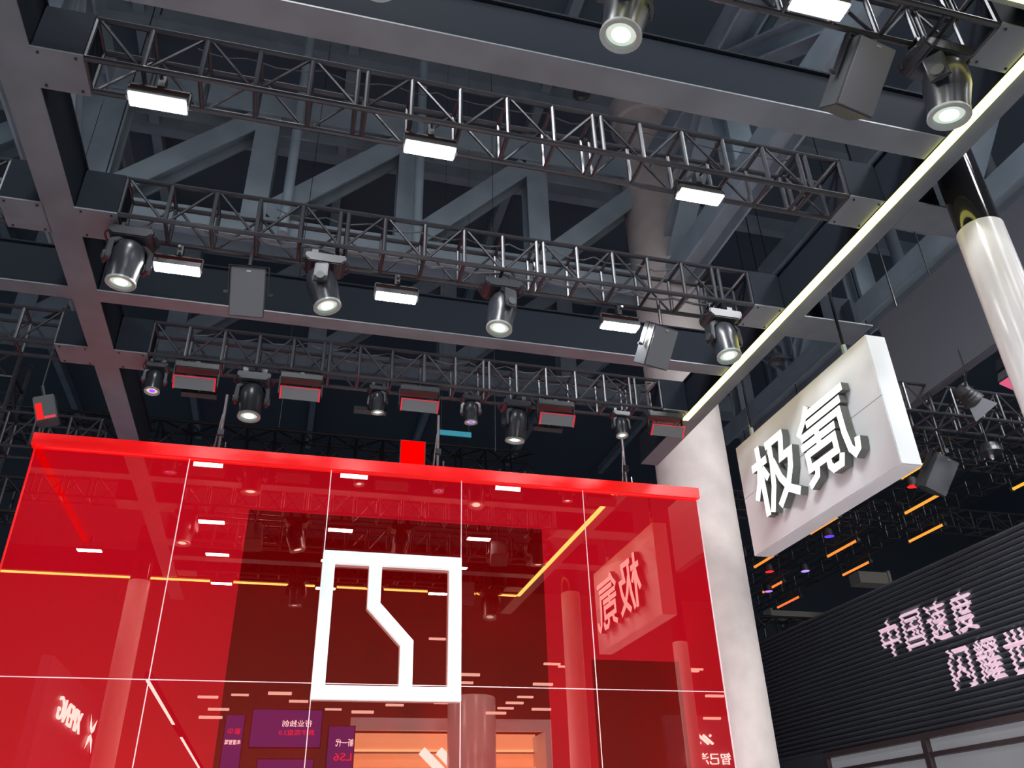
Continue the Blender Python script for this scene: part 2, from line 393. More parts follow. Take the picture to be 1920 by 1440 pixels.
def letter(ch, cx, cy, cz, wdt, hgt, ext, off, xa, m, parent, m_side=None, name='character'):
    me, gw, gh = glyph(ch, 1, ext, off, m, m_side)
    Mx = basis(xa, (0, 0, 1), (cx, cy, cz)) @ Matrix.Diagonal((wdt/gw, hgt/gh, 1, 1))
    return inst(name, me, parent, Mx)

# ------------------------------------------------------------------ hanging sign
sg = thing('hanging_sign', 'white hanging sign box with two large white raised characters', 'sign', (4.42, 5.82, 4.15))
SX0, SX1, SY0, SY1, SZ0, SZ1 = 4.31, 4.50, 4.71, 6.91, 4.15, 5.303
MB().box(SX0, SX1, SY0, SY1, SZ0, SZ1).obj('sign_box', m_white, sg, bevel=.006)
bx('panel_seam', SX0-.001, SX0+.001, SY0, SY1, 4.735, 4.739, m_letter_side, sg)
def stroke_char(strokes, y0, z0, wd, ht, t, xf, xb):
    mb = MB(); sides = []
    for st in strokes:
        P = [Vector((y0-p[0]*wd, z0+p[1]*ht)) for p in st]
        L, Rr = [], []
        for i, p in enumerate(P):
            d0 = (P[i]-P[i-1]).normalized() if i else (P[1]-P[0]).normalized()
            d1 = (P[i+1]-P[i]).normalized() if i < len(P)-1 else d0
            n0 = Vector((-d0.y, d0.x)); n1 = Vector((-d1.y, d1.x)); nn = (n0+n1)
            nn = nn/max(.35, nn.length_squared/2)/1.0 if nn.length > .1 else n0
            nn = nn if i not in (0, len(P)-1) else n0 if i else n1
            L.append(p+nn*t/2); Rr.append(p-nn*t/2)
        n = len(P)
        vs = [(xf, p.x, p.y) for p in L+Rr] + [(xb, p.x, p.y) for p in L+Rr]
        fs = []
        for i in range(n-1):
            fs += [(i, i+1, n+i+1, n+i), (2*n+i, 2*n+n+i, 2*n+n+i+1, 2*n+i+1), (i, 2*n+i, 2*n+i+1, i+1), (n+i, n+i+1, 3*n+i+1, 3*n+i)]
        fs += [(0, n, 3*n, 2*n), (n-1, 3*n-1, 4*n-1, 2*n-1)]
        mb.poly(vs, fs)
    me = bpy.data.meshes.new('character'); me.from_pydata(mb.v, [], mb.f); me.update()
    me.materials.append(m_letter); me.materials.append(m_letter_side)
    for p in me.polygons:
        p.material_index = 0 if all(abs(me.vertices[i].co.x-xf) < 1e-5 for i in p.vertices) else 1
    return inst('character', me, sg)
JI = [[(.22, 1), (.22, 0)], [(.02, .745), (.40, .745)], [(.21, .72), (.14, .50), (.02, .29)], [(.26, .66), (.37, .48)],
      [(.42, .915), (.86, .915)], [(.52, .90), (.51, .62), (.46, .33), (.33, .01)], [(.815, .90), (.74, .62), (.95, .62), (.90, .42), (.78, .22), (.52, .02)], [(.53, .66), (.64, .37), (.80, .16), (1.0, .04)]]
KE = [[(.28, 1.0), (.17, .84), (.02, .70)], [(.22, .895), (.96, .895)], [(.21, .77), (.88, .77)], [(.06, .645), (.81, .645), (.82, .35), (.86, .12), (.92, .035), (.98, .07), (1.0, .20)],
      [(.03, .52), (.70, .52)], [(.37, .63), (.37, .41)], [(.12, .40), (.64, .40), (.64, .21), (.12, .21), (.12, .44)], [(.26, .22), (.22, .08), (.05, .0)], [(.47, .22), (.47, .09), (.52, .025), (.67, .025), (.71, .14)]]
stroke_char(JI, 6.56, 4.37, .70, .70, .076, SX0-.085, SX0-.012)
stroke_char(KE, 5.75, 4.37, .75, .69, .067, SX0-.085, SX0-.012)
for y, lb in ((5.09, 'near'), (6.70, 'far')):
    bar('hanging_rod', (4.40, y, SZ1), (4.40, y, 6.3), .014, m_blackgloss, sg, 8)
    bar('rod_sleeve', (4.40, y, SZ1), (4.40, y, SZ1+.14), .022, m_lensring, sg, 8)

# ------------------------------------------------------------------ pillars
def pillar(label, x, y, r=.15, zt=5.37, top=6.2):
    t = thing('round_pillar', label, 'pillar', (x, y, 0))
    MB().lathe([(r, 0), (r, zt-.006), (r-.006, zt)], 40).obj('white_sleeve', m_pillar, t, Matrix.Translation((x, y, 0)), True)
    MB().lathe([(r*.93, zt), (r*.93, top)], 40).obj('black_pipe', m_blackgloss, t, Matrix.Translation((x, y, 0)), True)
    return t
pillar('glossy white round pillar with a black upper pipe at the right edge', 4.37, 3.46)
pillar('white pillar with black top reflected in the left part of the red wall', -2.15, 2.98)
pillar('white pillar reflected at the right end of the red wall', 7.67, .46)

# ------------------------------------------------------------------ fixtures
def light(name, kind, loc, energy, col=(1, 1, 1), size=.2, sy=None, rot=None, spot=None, blend=.5):
    l = bpy.data.lights.new(name, kind); l.energy = energy; l.color = col
    if kind == 'AREA':
        l.shape = 'RECTANGLE'; l.size = size; l.size_y = sy or size
    else:
        l.shadow_soft_size = size
    if kind == 'SPOT': l.spot_size = spot; l.spot_blend = blend
    return l
def panel_light(label, x, y, z, group):
    t = thing('flood_light', label, 'flood light', (x, y, z), group)
    Mx = Matrix.Translation((x, y, z))
    inst('diffuser', cached('pl_d', lambda: MB().box(-.155, .155, -.05, .05, -.006, 0).mesh('diffuser', m_panel_on)), t, Mx)
    inst('housing', cached('pl_h', lambda: MB().prism([(-.06, 0), (.06, 0), (.045, .05), (-.045, .05)], -.165, .165, 'x').mesh('housing', m_black)), t, Mx)
    def br():
        b = MB(); b.box(-.175, -.166, -.02, .02, -.0, .11); b.box(.166, .175, -.02, .02, 0, .11); b.box(-.175, .175, -.02, .02, .10, .11); b.box(-.02, .02, -.03, .03, .11, .2); return b.mesh('bracket', m_dark)
    inst('bracket', cached('pl_b', br), t, Mx)
    inst('clamp_screw', cached('pl_s', lambda: MB().tube((0, -.05, .15), (0, -.09, .15), .012, 8).mesh('clamp_screw', m_chrome)), t, Mx)
    return t
PX = (-1.055, .565, 2.44); pos = ('left', 'middle', 'right')
for x, p in zip(PX, pos):
    panel_light('glaring white light panel, %s of the three under the front truss' % p, x, 3.80, 5.575, 'light panels of the front truss')
    panel_light('glaring white light panel, %s of the three under the middle truss' % p, x, 5.33, 5.505, 'light panels of the middle truss')
panel_light('glaring white light panel cut by the top edge at upper right', 2.42, 2.31, 5.59, 'light panels of the top truss')
for x, p in zip(PX[:2], pos): panel_light('white light panel above the picture, %s one of the top truss' % p, x, 2.31, 5.59, 'light panels of the top truss')
panel_light('white light panel outside the left beam, seen reflected at the left of the red wall', -2.75, 3.75, 5.55, None)
# slim light bars added behind the last truss for dashes in the red glass
def added_light_bar(label, x):
    y, z = 7.2, 5.475
    t = thing('added_light_bar', label, 'light bar', (x, y, z), 'added light bars of the last truss')
    Mx = Matrix.Translation((x, y, z)) @ Matrix.Rotation(R_(62), 4, 'X')
    inst('housing', cached('ww_h', lambda: MB().box(-.155, .155, -.026, .026, .004, .03).box(-.155, .155, -.030, -.024, -.02, .03).mesh('housing', m_dark)), t, Mx)
    inst('diffuser', cached('ww_d', lambda: MB().box(-.15, .15, -.022, .022, -.004, .004).mesh('diffuser', glow('added_bar_on', (1, .93, .95), 40))), t, Mx)
    inst('bracket', cached('ww_b', lambda: MB().box(-.012, .012, -.008, .008, .03, .20).mesh('bracket', m_dark)), t, Mx)
for x, p in zip((-1.0, .57, 2.37), pos): added_light_bar('slim light bar added for its dash in the red glass, %s of the three under the last truss' % p, x)

def moving_head(label, x, y, z, s=1.0, pan=0, tilt=0, lens='w', group=None, lamp=0, grill=False):
    """hangs from z; pan about vertical, tilt (rad) swings the head out of straight-down"""
    t = thing('moving_head', label, 'stage light', (x, y, z), group)
    B0 = Matrix.Translation((x, y, z)) @ Matrix.Scale(s, 4)
    def base():
        return MB().prism([(-.15, -.05), (.15, -.05), (.15, -.10), (.115, -.135), (-.115, -.135), (-.15, -.10)], -.105, .105, 'y').mesh('base', m_head, False, .008)
    inst('base', cached('mh_base', base), t, B0)
    def clamp():
        b = MB(); b.box(-.02, .02, -.03, .03, -.052, -.01); b.box(-.024, .024, -.035, -.028, -.03, .03); b.box(-.024, .024, .028, .035, -.03, .03); b.box(-.024, .024, -.035, .035, .024, .03)
        b.tube((0, .035, 0), (0, .07, 0), .008, 6); return b.mesh('clamp', m_truss)
    for dx in (-.085, .085): inst('clamp', cached('mh_clamp', clamp), t, B0 @ Matrix.Translation((dx, 0, 0)))
    def handle():
        b = MB(); pts = [(0, .07*math.cos(a)-.0, -.095+.045*math.sin(a)) for a in [math.pi*k/8 for k in range(9)]]
        b.path([(p[0]+.15+.03*math.sin(math.pi*k/8), p[1], -.095) for k, p in enumerate(pts)], .008); return b.mesh('handle', m_head)
    inst('handle', cached('mh_handle', handle), t, B0)
    inst('handle', cached('mh_handle', handle), t, B0 @ Matrix.Rotation(math.pi, 4, 'Z'))
    Pn = B0 @ Matrix.Rotation(pan, 4, 'Z')
    def yoke():
        b = MB()
        out = [(-.095, -.135), (.095, -.135), (.150, -.18), (.158, -.30), (.148, -.345), (.128, -.345), (.120, -.30), (.118, -.205), (.08, -.168), (-.08, -.168), (-.118, -.205), (-.120, -.30), (-.128, -.345), (-.148, -.345), (-.158, -.30), (-.150, -.18)]
        b.prism(out, -.05, .05, 'y'); return b.mesh('yoke', m_head, False, .006)
    inst('yoke', cached('mh_yoke', yoke), t, Pn)
    Hd = Pn @ Matrix.Translation((0, 0, -.30)) @ Matrix.Rotation(tilt, 4, 'X')
    def head():
        return MB().lathe([(.03, .165), (.07, .155), (.098, .12), (.112, .06), (.115, 0), (.108, -.05), (.101, -.12), (.101, -.175), (.094, -.178)], 28, True, False).mesh('head', m_head, True)
    hd = inst('head', cached('mh_head', head), t, Hd)
    inst('lens_ring', cached('mh_ring', lambda: MB().lathe([(.101, -.165), (.104, -.18), (.100, -.186), (.076, -.180), (.074, -.160)], 28, False, False).mesh('lens_ring', m_lensring, True)), hd, Hd)
    def disc(r, zz, mm): return MB().lathe([(r, zz), (r*.6, zz-.010), (.001, zz-.014)], 24, False, False).mesh('lens', mm, True)
    mm = {'w': m_lens_w, 'c': m_lens_c, 'p': m_lens_p, 's': m_lens_s}[lens]
    inst('lens', cached('mh_lh', lambda: disc(.078, -.160, m_lens_halo)), hd, Hd)
    inst('lens_core', cached('mh_l'+lens, lambda: disc(.058 if lens in 'wc' else .05, -.165, mm)), hd, Hd)
    if lens == 'p': inst('lens_spark', cached('mh_lp', lambda: disc(.02, -.172, m_lens_pc)), hd, Hd)
    def vents():
        b = MB()
        for k in range(6): b.box(-.045+k*.018, -.045+k*.018+.008, -.1175, -.100, -.02, .06)
        return b.mesh('vent_slots', m_dark)
    if grill: inst('vent_slots', cached('mh_vent', vents), hd, Hd)
    for sx in (-1, 1): inst('pivot_cap', cached('mh_piv', lambda: MB().tube((.114, 0, 0), (.166, 0, 0), .032, 14).mesh('pivot_cap', m_black)), hd, Hd @ Matrix.Rotation(0 if sx > 0 else math.pi, 4, 'Z'))
    if lamp:
        l = bpy.data.lights.new('stage_beam', 'SPOT'); l.energy = lamp; l.spot_size = R_(55); l.spot_blend = .6; l.shadow_soft_size = .05; l.color = (1, 1, .95)
        lo = bpy.data.objects.new('stage_beam', l); link(lo, t, Hd @ Matrix.Translation((0, 0, -.20)) @ Matrix.Scale(1/s, 4))
    return t
G2 = 'moving heads of the middle truss'
LP = 420
moving_head('dark moving head at the left end of the middle truss, beside the grey beam', -1.37, 5.2, 5.715, 1.0, R_(25), R_(4), 'w', G2, LP)
moving_head('dark moving head tilted to the right, left of the middle light panel', .0, 5.2, 5.715, 1.0, R_(80), R_(-16), 'w', G2, LP)
moving_head('dark moving head tilted to the left, right of the middle light panel', 1.385, 5.2, 5.715, 1.0, R_(-75), R_(-9), 'w', G2, LP)
moving_head('dark moving head at the right end of the middle truss, next to the yellow strip', 3.32, 5.2, 5.715, 1.0, R_(8), R_(-8), 'w', G2, LP)
G0 = 'moving heads of the top truss'
moving_head('shiny grey moving head with slatted vent at the top edge, right of centre', 1.36, 2.47, 5.74, 1.05, R_(60), R_(15), 'w', G0, LP, True)
moving_head('moving head cut off by the top edge, only its round lens showing', .10, 2.50, 5.72, 1.0, R_(10), R_(-6), 'w', G0, LP)
moving_head('large dark moving head at upper right with a speckled cool lens', 3.29, 2.47, 5.70, 1.1, R_(35), R_(12), 'c', G0, LP)
G3 = 'moving heads of the last truss'
moving_head('dark moving head with bright white lens between the two left grey light boxes', -.53, 7.1, 5.715, 1.0, R_(5), R_(-3), 'w', G3, LP)
moving_head('dark moving head with greenish white lens between the third and fourth grey light boxes', 2.01, 7.1, 5.715, .95, R_(20), R_(10), 'w', G3, LP)
moving_head('small moving head with a purple lens at the left end, beside the grey beam', -1.39, 7.1, 5.715, .66, R_(8), R_(-6), 'p', G3)
moving_head('small moving head with a white lens left of the third grey light box', .63, 7.1, 5.715, .62, R_(-30), R_(8), 's', G3)
moving_head('small moving head with a purple lens right of the third grey light box', 1.55, 7.1, 5.715, .64, R_(-15), R_(6), 'p', G3)
moving_head('small moving head with a white lens near the right end of the last truss', 3.14, 7.1, 5.715, .62, R_(5), R_(-4), 's', G3)

def wash_box(label, x, z=5.50, y=7.02, w_=.355, tilt=50, yaw=0):
    t = thing('wash_light', label, 'wash light', (x, y, z+.2), 'grey wash lights of the last truss')
    T0 = Matrix.Translation((x, y, z)) @ Matrix.Rotation(R_(yaw), 4, 'Z')
    inst('base', cached('wb_b', lambda: MB().box(-.19, .19, -.06, .06, .12, .18).mesh('base', m_black, False, .006)), t, T0)
    for sx in (-1, 1): inst('yoke_arm', cached('wb_y', lambda: MB().box(-.006, .006, -.02, .02, -.03, .15).mesh('yoke_arm', m_dark)), t, T0 @ Matrix.Translation((sx*.194, 0, 0)))
    Hh = T0 @ Matrix.Rotation(R_(-tilt), 4, 'X')
    inst('housing', cached('wb_h', lambda: MB().prism([(-.06, -.05), (.06, -.05), (.05, .055), (-.05, .055)], -.183, .183, 'x').mesh('housing', m_black)), t, Hh)
    inst('front_face', cached('wb_f', lambda: MB().box(-.168, .168, -.056, .056, -.058, -.05).mesh('front_face', m_face)), t, Hh)
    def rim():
        b = MB(); b.box(-.183, -.168, -.06, .06, -.060, -.049); b.box(.168, .183, -.06, .06, -.060, -.049); b.box(-.183, .183, -.064, -.056, -.060, -.049); return b.mesh('rim', m_redglow)
    rr = inst('rim', cached('wb_r', rim), t, Hh); rr['label'] = 'rim painted with the red wall reflection'
    inst('clamp', cached('wb_c', lambda: MB().box(-.02, .02, -.03, .03, .18, .235).mesh('clamp', m_truss)), t, T0)
    return t
for x, lb in ((-1.03, 'leftmost grey light box with painted red reflection on its rim under the last truss'), (-.10, 'second grey light box with painted red reflection on its rim from the left under the last truss'),
              (1.02, 'third grey light box with painted red reflection on its rim, above the glowing red box'), (2.405, 'fourth grey light box with painted red reflection on its rim from the left under the last truss'),
              (3.605, 'rightmost grey light box with painted red reflection on its rim, touching the yellow strip')):
    wash_box(lb, x)

def speaker(label, TL, TRp, BL, depth=.24, hang=5.73):
    TL, TRp, BL = Vector(TL), Vector(TRp), Vector(BL)
    upv = (TL-BL); hh = upv.length; yv = upv.normalized(); xv = (TRp-TL); xv = (xv-xv.dot(yv)*yv); ww = xv.length; xv.normalize()
    zv = xv.cross(yv)
    Mx = Matrix((xv, yv, zv)).transposed().to_4x4(); Mx.translation = BL
    t = thing('loudspeaker', label, 'loudspeaker', (TL+TRp)/2)
    d = depth
    cb = MB(); cb.poly([(0, 0, 0), (ww, 0, 0), (ww*.92, 0, -d), (ww*.08, 0, -d), (0, hh, 0), (ww, hh, 0), (ww*.92, hh, -d), (ww*.08, hh, -d)],
        [(0, 1, 2, 3), (4, 7, 6, 5), (0, 4, 5, 1), (1, 5, 6, 2), (2, 6, 7, 3), (3, 7, 4, 0)])
    cb.obj('cabinet', m_black, t, Mx, False, .006)
    gb = MB(); gb.box(.008, ww-.008, .008, hh-.008, .002, .010); go = gb.obj('grille', m_grille, t, Mx, False, .003)
    bx_ = MB(); bx_.box(ww*.45, ww*.57, hh*.92, hh*.945, .010, .014); bx_.obj('badge', m_chrome, go, Mx)
    br = MB(); br.box(-.02, -.012, hh*.45, hh*1.03, -d*.6, -d*.35); br.box(ww+.012, ww+.02, hh*.45, hh*1.03, -d*.6, -d*.35); br.box(-.02, ww+.02, hh*1.02, hh*1.035, -d*.6, -d*.35)
    br.obj('bracket', m_truss, t, Mx)
    kn = MB(); kn.tube((-.012, hh*.47, -d*.47), (-.05, hh*.47, -d*.47), .012, 8); kn.tube((ww+.012, hh*.47, -d*.47), (ww+.05, hh*.47, -d*.47), .012, 8); kn.obj('bracket_knob', m_truss, t, Mx)
    hp = Mx @ Vector((ww*.5, hh*1.03, -d*.48))
    bar('hanger', hp, (hp.x, hp.y, hang), .014, m_truss, t)
    return t
speaker('flat grey loudspeaker facing the viewer, left part of the middle truss', (-.66, 5.1, 5.43), (-.41, 5.1, 5.435), (-.645, 5.32, 5.145), .2)
speaker('grey loudspeaker turned aside near the right end of the middle truss', (2.65, 5.1, 5.415), (2.885, 5.14, 5.43), (2.60, 5.30, 5.14), .2)
speaker('large grey loudspeaker at upper right beside the big moving head', (2.76, 2.42, 5.62), (3.02, 2.42, 5.63), (2.70, 2.68, 5.325), .2)
speaker('dark loudspeaker hanging right of the white sign, above the orange tubes', (7.05, 7.1, 5.62), (7.38, 7.1, 5.60), (6.90, 7.3, 5.26), .2, 15.99)

# cables along the trusses
def cable(label, x0, x1, y, z, sag, n, seed, r=.006):
    rnd = random.Random(seed); pts = []
    for k in range(n+1):
        f = k/n; ph = (f*n/4) % 1
        pts.append((x0+(x1-x0)*f, y+rnd.uniform(-.015, .015), z - sag*4*ph*(1-ph) + rnd.uniform(-.006, .006)))
    o = MB().path(pts, r, 5).obj('cable', m_cable, None, None, True)
    return tag(o, label, 'cable')
cable('thin dark cable looped along the top of the truss above the red wall', -1.3, 3.5, 7.02, 6.05, .05, 48, 1)
cable('second dark cable lying inside the truss above the red wall', -.6, 3.4, 7.10, 5.98, .04, 40, 2)
cable('thick cable bundle lying inside the middle truss', -.9, 3.3, 5.22, 5.80, .03, 44, 3, .012)
cable('thin cable draped over the top of the middle truss', -.4, 2.9, 5.10, 6.02, .05, 36, 4)
cable('thin cable along the top of the front truss', -.9, 3.2, 3.75, 6.04, .03, 44, 5, .004)
# thin hanging wires
for x, y, z0, z1, lb in ((-1.02, 3.3, 5.72, 15.9, 'thin pale wire hanging left behind the top beam'), (-.32, 9.0, 6.1, 15.99, 'thin dark wire hanging below the first roof node'), (2.25, 8.9, 6.0, 15.99, 'thin dark wire hanging in front of the third roof post')):
    tag(bar('hanging_wire', (x, y, z0), (x+.05, y, z1), .005, m_truss, None, 5), lb, 'wire')

# rigging stands between the last truss and the top of the red wall
m_pinkpole = mat('red_reflection_pole', (.16, .13, .14), .4, .4)  # pinkish tint painted in for the red wall's reflection
for x, lb in ((-.88, 'thin rigging stand on the red wall below the first two grey light boxes'), (1.37, 'thin rigging stand on the red wall beside the glowing red box'), (3.55, 'rigging stand with hooks on the red wall near the right end')):
    t = thing('rigging_stand', lb, 'stand', (x, 8.1, 5.2))
    bar('pole', (x+.03, 8.1, 5.2), (x+.03, 8.1, 5.98), .016, m_pinkpole, t)
    bar('brace', (x-.03, 8.1, 5.2), (x+.02, 8.1, 5.75), .010, m_pinkpole, t)
    bx('clamp', x-.0, x+.06, 8.06, 8.14, 5.50, 5.56, m_dark, t)
    bar('hook', (x+.09, 8.08, 5.34), (x+.09, 8.08, 5.42), .012, m_chrome, t)
# red square on top and other dim things behind
t = thing('red_light_box', 'glowing red square box standing on the red wall', 'light box', (1.24, 8.9, 5.2))
bx('screen', 1.09, 1.375, 8.85, 8.86, 5.2, 6.01, glow('red_screen', (1, 0, 0), 1.1), t)
bx('case', 1.08, 1.385, 8.86, 8.94, 5.2, 6.02, m_dark, t)
t = thing('teal_banner', 'small teal banner hanging dimly behind the purple-lensed fixture', 'banner', (1.86, 9.5, 6.46))
bx('cloth', 1.65, 2.08, 9.5, 9.52, 6.46, 6.53, mat('teal_cloth', (.03, .42, .55), .5), t)
for x in (1.68, 2.05): bar('wire', (x, 9.51, 6.53), (x, 9.51, 16), .003, m_dark, t, 4)
t = thing('red_stage_light', 'red glowing stage light hanging left of the grey beam', 'stage light', (-2.62, 8.5, 5.95))
Mx = Matrix.Translation((-2.62, 8.5, 5.8)) @ Matrix.Rotation(R_(-20), 4, 'Y')
MB().box(-.10, .10, -.08, .08, -.15, .15).obj('housing', m_black, t, Mx, False, .01)
MB().box(-.085, -.025, -.085, -.08, -.13, .06).obj('lit_side', glow('red_lit_side', (1, .02, .02), 1.0), t, Mx)
MB().tube((0, 0, .15), (0, 0, .30), .02).obj('clamp', m_truss, t, Mx)
hp = Mx @ Vector((0, 0, .30)); bar('hanger', hp, (hp.x, hp.y, 15.99), .008, m_dark, t, 5)
MB().box(-.02, .085, -.083, -.08, -.13, -.10).obj('red_reflector', m_redglow, t, Mx)

# ------------------------------------------------------------------ right side: fascia, spotlight, tubes
o = MB().box(6.5, 6.62, 3.0, 6.86, 5.97, 7.17).obj('dark_fascia', m_fascia, None, None, False, .01)
tag(o, 'big dark grey fascia panel between the sign and the white pillar', 'panel')
# bell lamps hung from the roof
def bell(label, x, y, z, s=1):
    t = thing('bell_lamp', label, 'lamp', (x, y, z))
    Mx = Matrix.Translation((x, y, z)) @ Matrix.Scale(s, 4)
    MB().lathe([(.06, .30), (.07, .18), (.16, .10), (.19, 0), (.17, 0), (.12, .06)], 24).obj('shade', m_grille, t, Mx, True)
    MB().tube((0, 0, .30), (0, 0, .42), .05, 12).obj('ballast', m_black, t, Mx)
    bar('stem', (x, y, z+.42*s), (x, y, 15.995), .010, m_dark, t, 6)
bell('grey bell-shaped hall lamp below the yellow strip, left of the sign', 7.28, 10, 8.60, .75)
bell('grey bell-shaped hall lamp behind the black pipe of the white pillar', 13.15, 10, 14.0, .9)
bell('grey bell-shaped hall lamp peeking out under the top beam', 4.31, 10, 14.1, .9)
# barn-door spotlight
def at(px, py, Y):                                            # pixel of the photograph -> point at depth Y
    d = fw*FPX + rt*(px-960) - up*(py-720); return Vector((0, 0, 1.65)) + d*(Y/d.y)
c = at(1818, 745, 6.1)
t = thing('barn_door_spotlight', 'bare theatre spotlight with flared barn door left of the white pillar', 'stage light', c)
Q = (Vector((.55, -.1, -.75))).to_track_quat('Z', 'Y').to_matrix().to_4x4(); Mx = Matrix.Translation(c) @ Q
MB().lathe([(.05, -.16), (.08, -.15), (.09, -.02), (.11, .05), (.112, .08)], 20, True, False).obj('body', m_dark, t, Mx, True)
rg = MB()
for zz in (-.06, -.02, .02, .06): rg.lathe([(.098+.25*(zz+.06)*.3, zz), (.118, zz+.005), (.098+.25*(zz+.06)*.3, zz+.01)], 20, False, False)
rg.obj('cooling_ring', m_chrome, t, Mx)
MB().lathe([(.112, .08), (.19, .22), (.185, .22), (.108, .08)], 4, False, False).obj('barn_door', m_grille, t, Mx)
MB().tube((0, 0, -.06), (-.25, 0, -.22), .012).obj('arm', m_dark, t, Mx)
hp = Mx @ Vector((-.25, 0, -.22)); bar('hanger', hp, (hp.x, hp.y, hp.z+.25), .010, m_dark, t, 5)
# fixture at the far right edge
c = at(1893, 700, 6.5)
t = thing('wash_light', 'grey stage fixture with pink glow half hidden by the white pillar', 'stage light', c)
Mx = Matrix.Translation(c) @ Matrix.Rotation(R_(20), 4, 'Y')
MB().box(-.10, .14, -.1, .1, .02, .2).obj('housing', m_head, t, Mx, False, .01)
MB().box(-.08, .16, -.1, .1, -.12, .02).obj('front_hood', m_grille, t, Mx, False, .01)
MB().box(-.06, .15, -.09, .09, -.135, -.12).obj('pink_lens', glow('pink_lens', (1, .15, .3), .7), t, Mx)
c = at(1858, 850, 6.75)
t = thing('round_stage_lamp', 'small round stage lamp right of the sign with a bright bulb', 'stage light', c)
MB().lathe([(.02, .14), (.10, .10), (.12, .03), (.12, 0), (.10, .0)], 20).obj('housing', m_head, t, Matrix.Translation(c), True)
MB().lathe([(.03, -.0), (.03, -.05), (.012, -.08)], 12).obj('bulb', m_chrome, t, Matrix.Translation(c), True)
bar('stem', c+Vector((0, 0, .14)), (c.x, c.y, 15.99), .008, m_dark, t, 5)

# orange light tubes in the neighbouring booth
tubes = [(8.35, 8.30, 9.20), (8.35, 10.75, 11.56), (8.34, 12.70, 13.42), (9.345, 9.53, 10.42), (9.36, 11.72, 12.60), (9.37, 14.15, 14.93), (10.32, 8.4, 9.22), (10.325, 10.74, 11.60), (10.33, 12.73, 13.57), (10.31, 15.07, 15.96)]
words = ['just under the right corner of the sign', 'under the middle of the sign bottom edge', 'under the left bottom corner of the sign', 'longest one, upper row right of the sign', 'middle of the second row', 'far left above two purple spots', 'cut by the right edge', 'upper right, lone yellow one', 'in front of the beige duct', 'farthest, reddest one at lower left']
for (x, y0, y1), wd in zip(tubes, words):
    f = (y0-8)/8
    m = cached(('tube', round(f*4)), lambda: glow('orange_tube', (1, .42-.30*f, .035), 1.25))
    t = thing('light_tube', 'orange light tube, '+wd, 'light tube', (x, (y0+y1)/2, 6.3), 'orange light tubes')
    bar('tube', (x, y0, 6.3), (x, y1, 6.3), .023, m, t)
    bx('holder', x-.03, x+.03, y0-.04, y0, 6.27, 6.33, m_black, t); bx('holder', x-.03, x+.03, y1, y1+.04, 6.27, 6.33, m_black, t)
    for yy in (y0-.02, y1+.02): bar('hanger', (x, yy, 6.33), (x, yy, 6.475), .008, m_black, t, 5)
for x in (8.35, 9.35, 10.32):
    far_truss({8.35: 'dim thin truss carrying the nearest row of orange tubes', 9.35: 'dim thin truss carrying the middle row of orange tubes', 10.32: 'dim thin truss carrying the far row of orange tubes'}[x], (x, 7.4, 6.6), (x, 17, 6.6), .25, .5, .012)
far_truss('dim truss crossing above the dark louvre wall, behind the orange tubes', (6.5, 12.2, 7.0), (14, 12.2, 7.0), .35, .45, .018)
far_truss('dim truss crossing right of the sign, above the orange tubes', (6.7, 9.4, 6.9), (14, 9.4, 6.9), .35, .45, .018)
far_truss('pale-lit lattice truss low behind the far end of the louvre wall', (8.5, 17.5, 6.2), (18, 17.5, 6.2), .5, .5, .03)
for px, py, col, wd in ((1712, 912, (1, .02, .02), 'red spot lamp below the right corner of the sign'), (1555, 1006, (.12, .05, 1), 'blue spot lamp between two orange tubes'), (1443, 1072, (1, .02, .03), 'red spot lamp near the concrete column'),
                        (1510, 1071, (.42, .25, 1), 'purple spot lamp in the middle of the tubes'), (1441, 1109, (.5, .2, 1), 'purple spot lamp below the leftmost tube')):
    d = fw*FPX + rt*(px-960) - up*(py-720); c = Vector((0, 0, 1.65)) + d*((6.2-1.65)/d.z)
    t = thing('spot_lamp', wd, 'spot lamp', c)
    MB().lathe([(.03, .16), (.075, .12), (.085, 0)], 16, True, False).obj('can', m_dark, t, Matrix.Translation(c), True)
    MB().lathe([(.08, .0), (.001, -.012)], 16, False, False).obj('lens', glow('spot_'+wd.split()[0], col, 1.3), t, Matrix.Translation(c))
    MB().tube((0, 0, .16), (0, 0, 9.8), .008, 5).obj('stem', m_dark, t, Matrix.Translation(c))
t = thing('air_duct', 'beige air duct end behind the orange tubes', 'duct', (13.0, 17.0, 7.1))
p = at(1637, 1085, 17)
bx('duct_box', p.x-.45, p.x+.35, 16.9, 17.3, p.z-.14, p.z+.14, m_beige, t)
bx('duct_flange', p.x+.35, p.x+.42, 16.86, 17.34, p.z-.18, p.z+.18, m_beige, t)
bar('strap', (p.x, 17.1, p.z+.14), (p.x, 17.1, 15.99), .012, m_dark, t, 5)
p = at(1490, 1155, 19)
t = thing('air_duct', 'grey air duct low beside the concrete column', 'duct', p)
bx('duct_box', p.x-.7, p.x+.8, 18.9, 19.2, p.z-.08, p.z+.10, m_beige, t)
bx('duct_flange', p.x-.76, p.x-.7, 18.86, 19.24, p.z-.12, p.z+.14, m_beige, t)
bar('strap', (p.x, 19.05, p.z+.10), (p.x, 19.05, 15.99), .012, m_dark, t, 5)

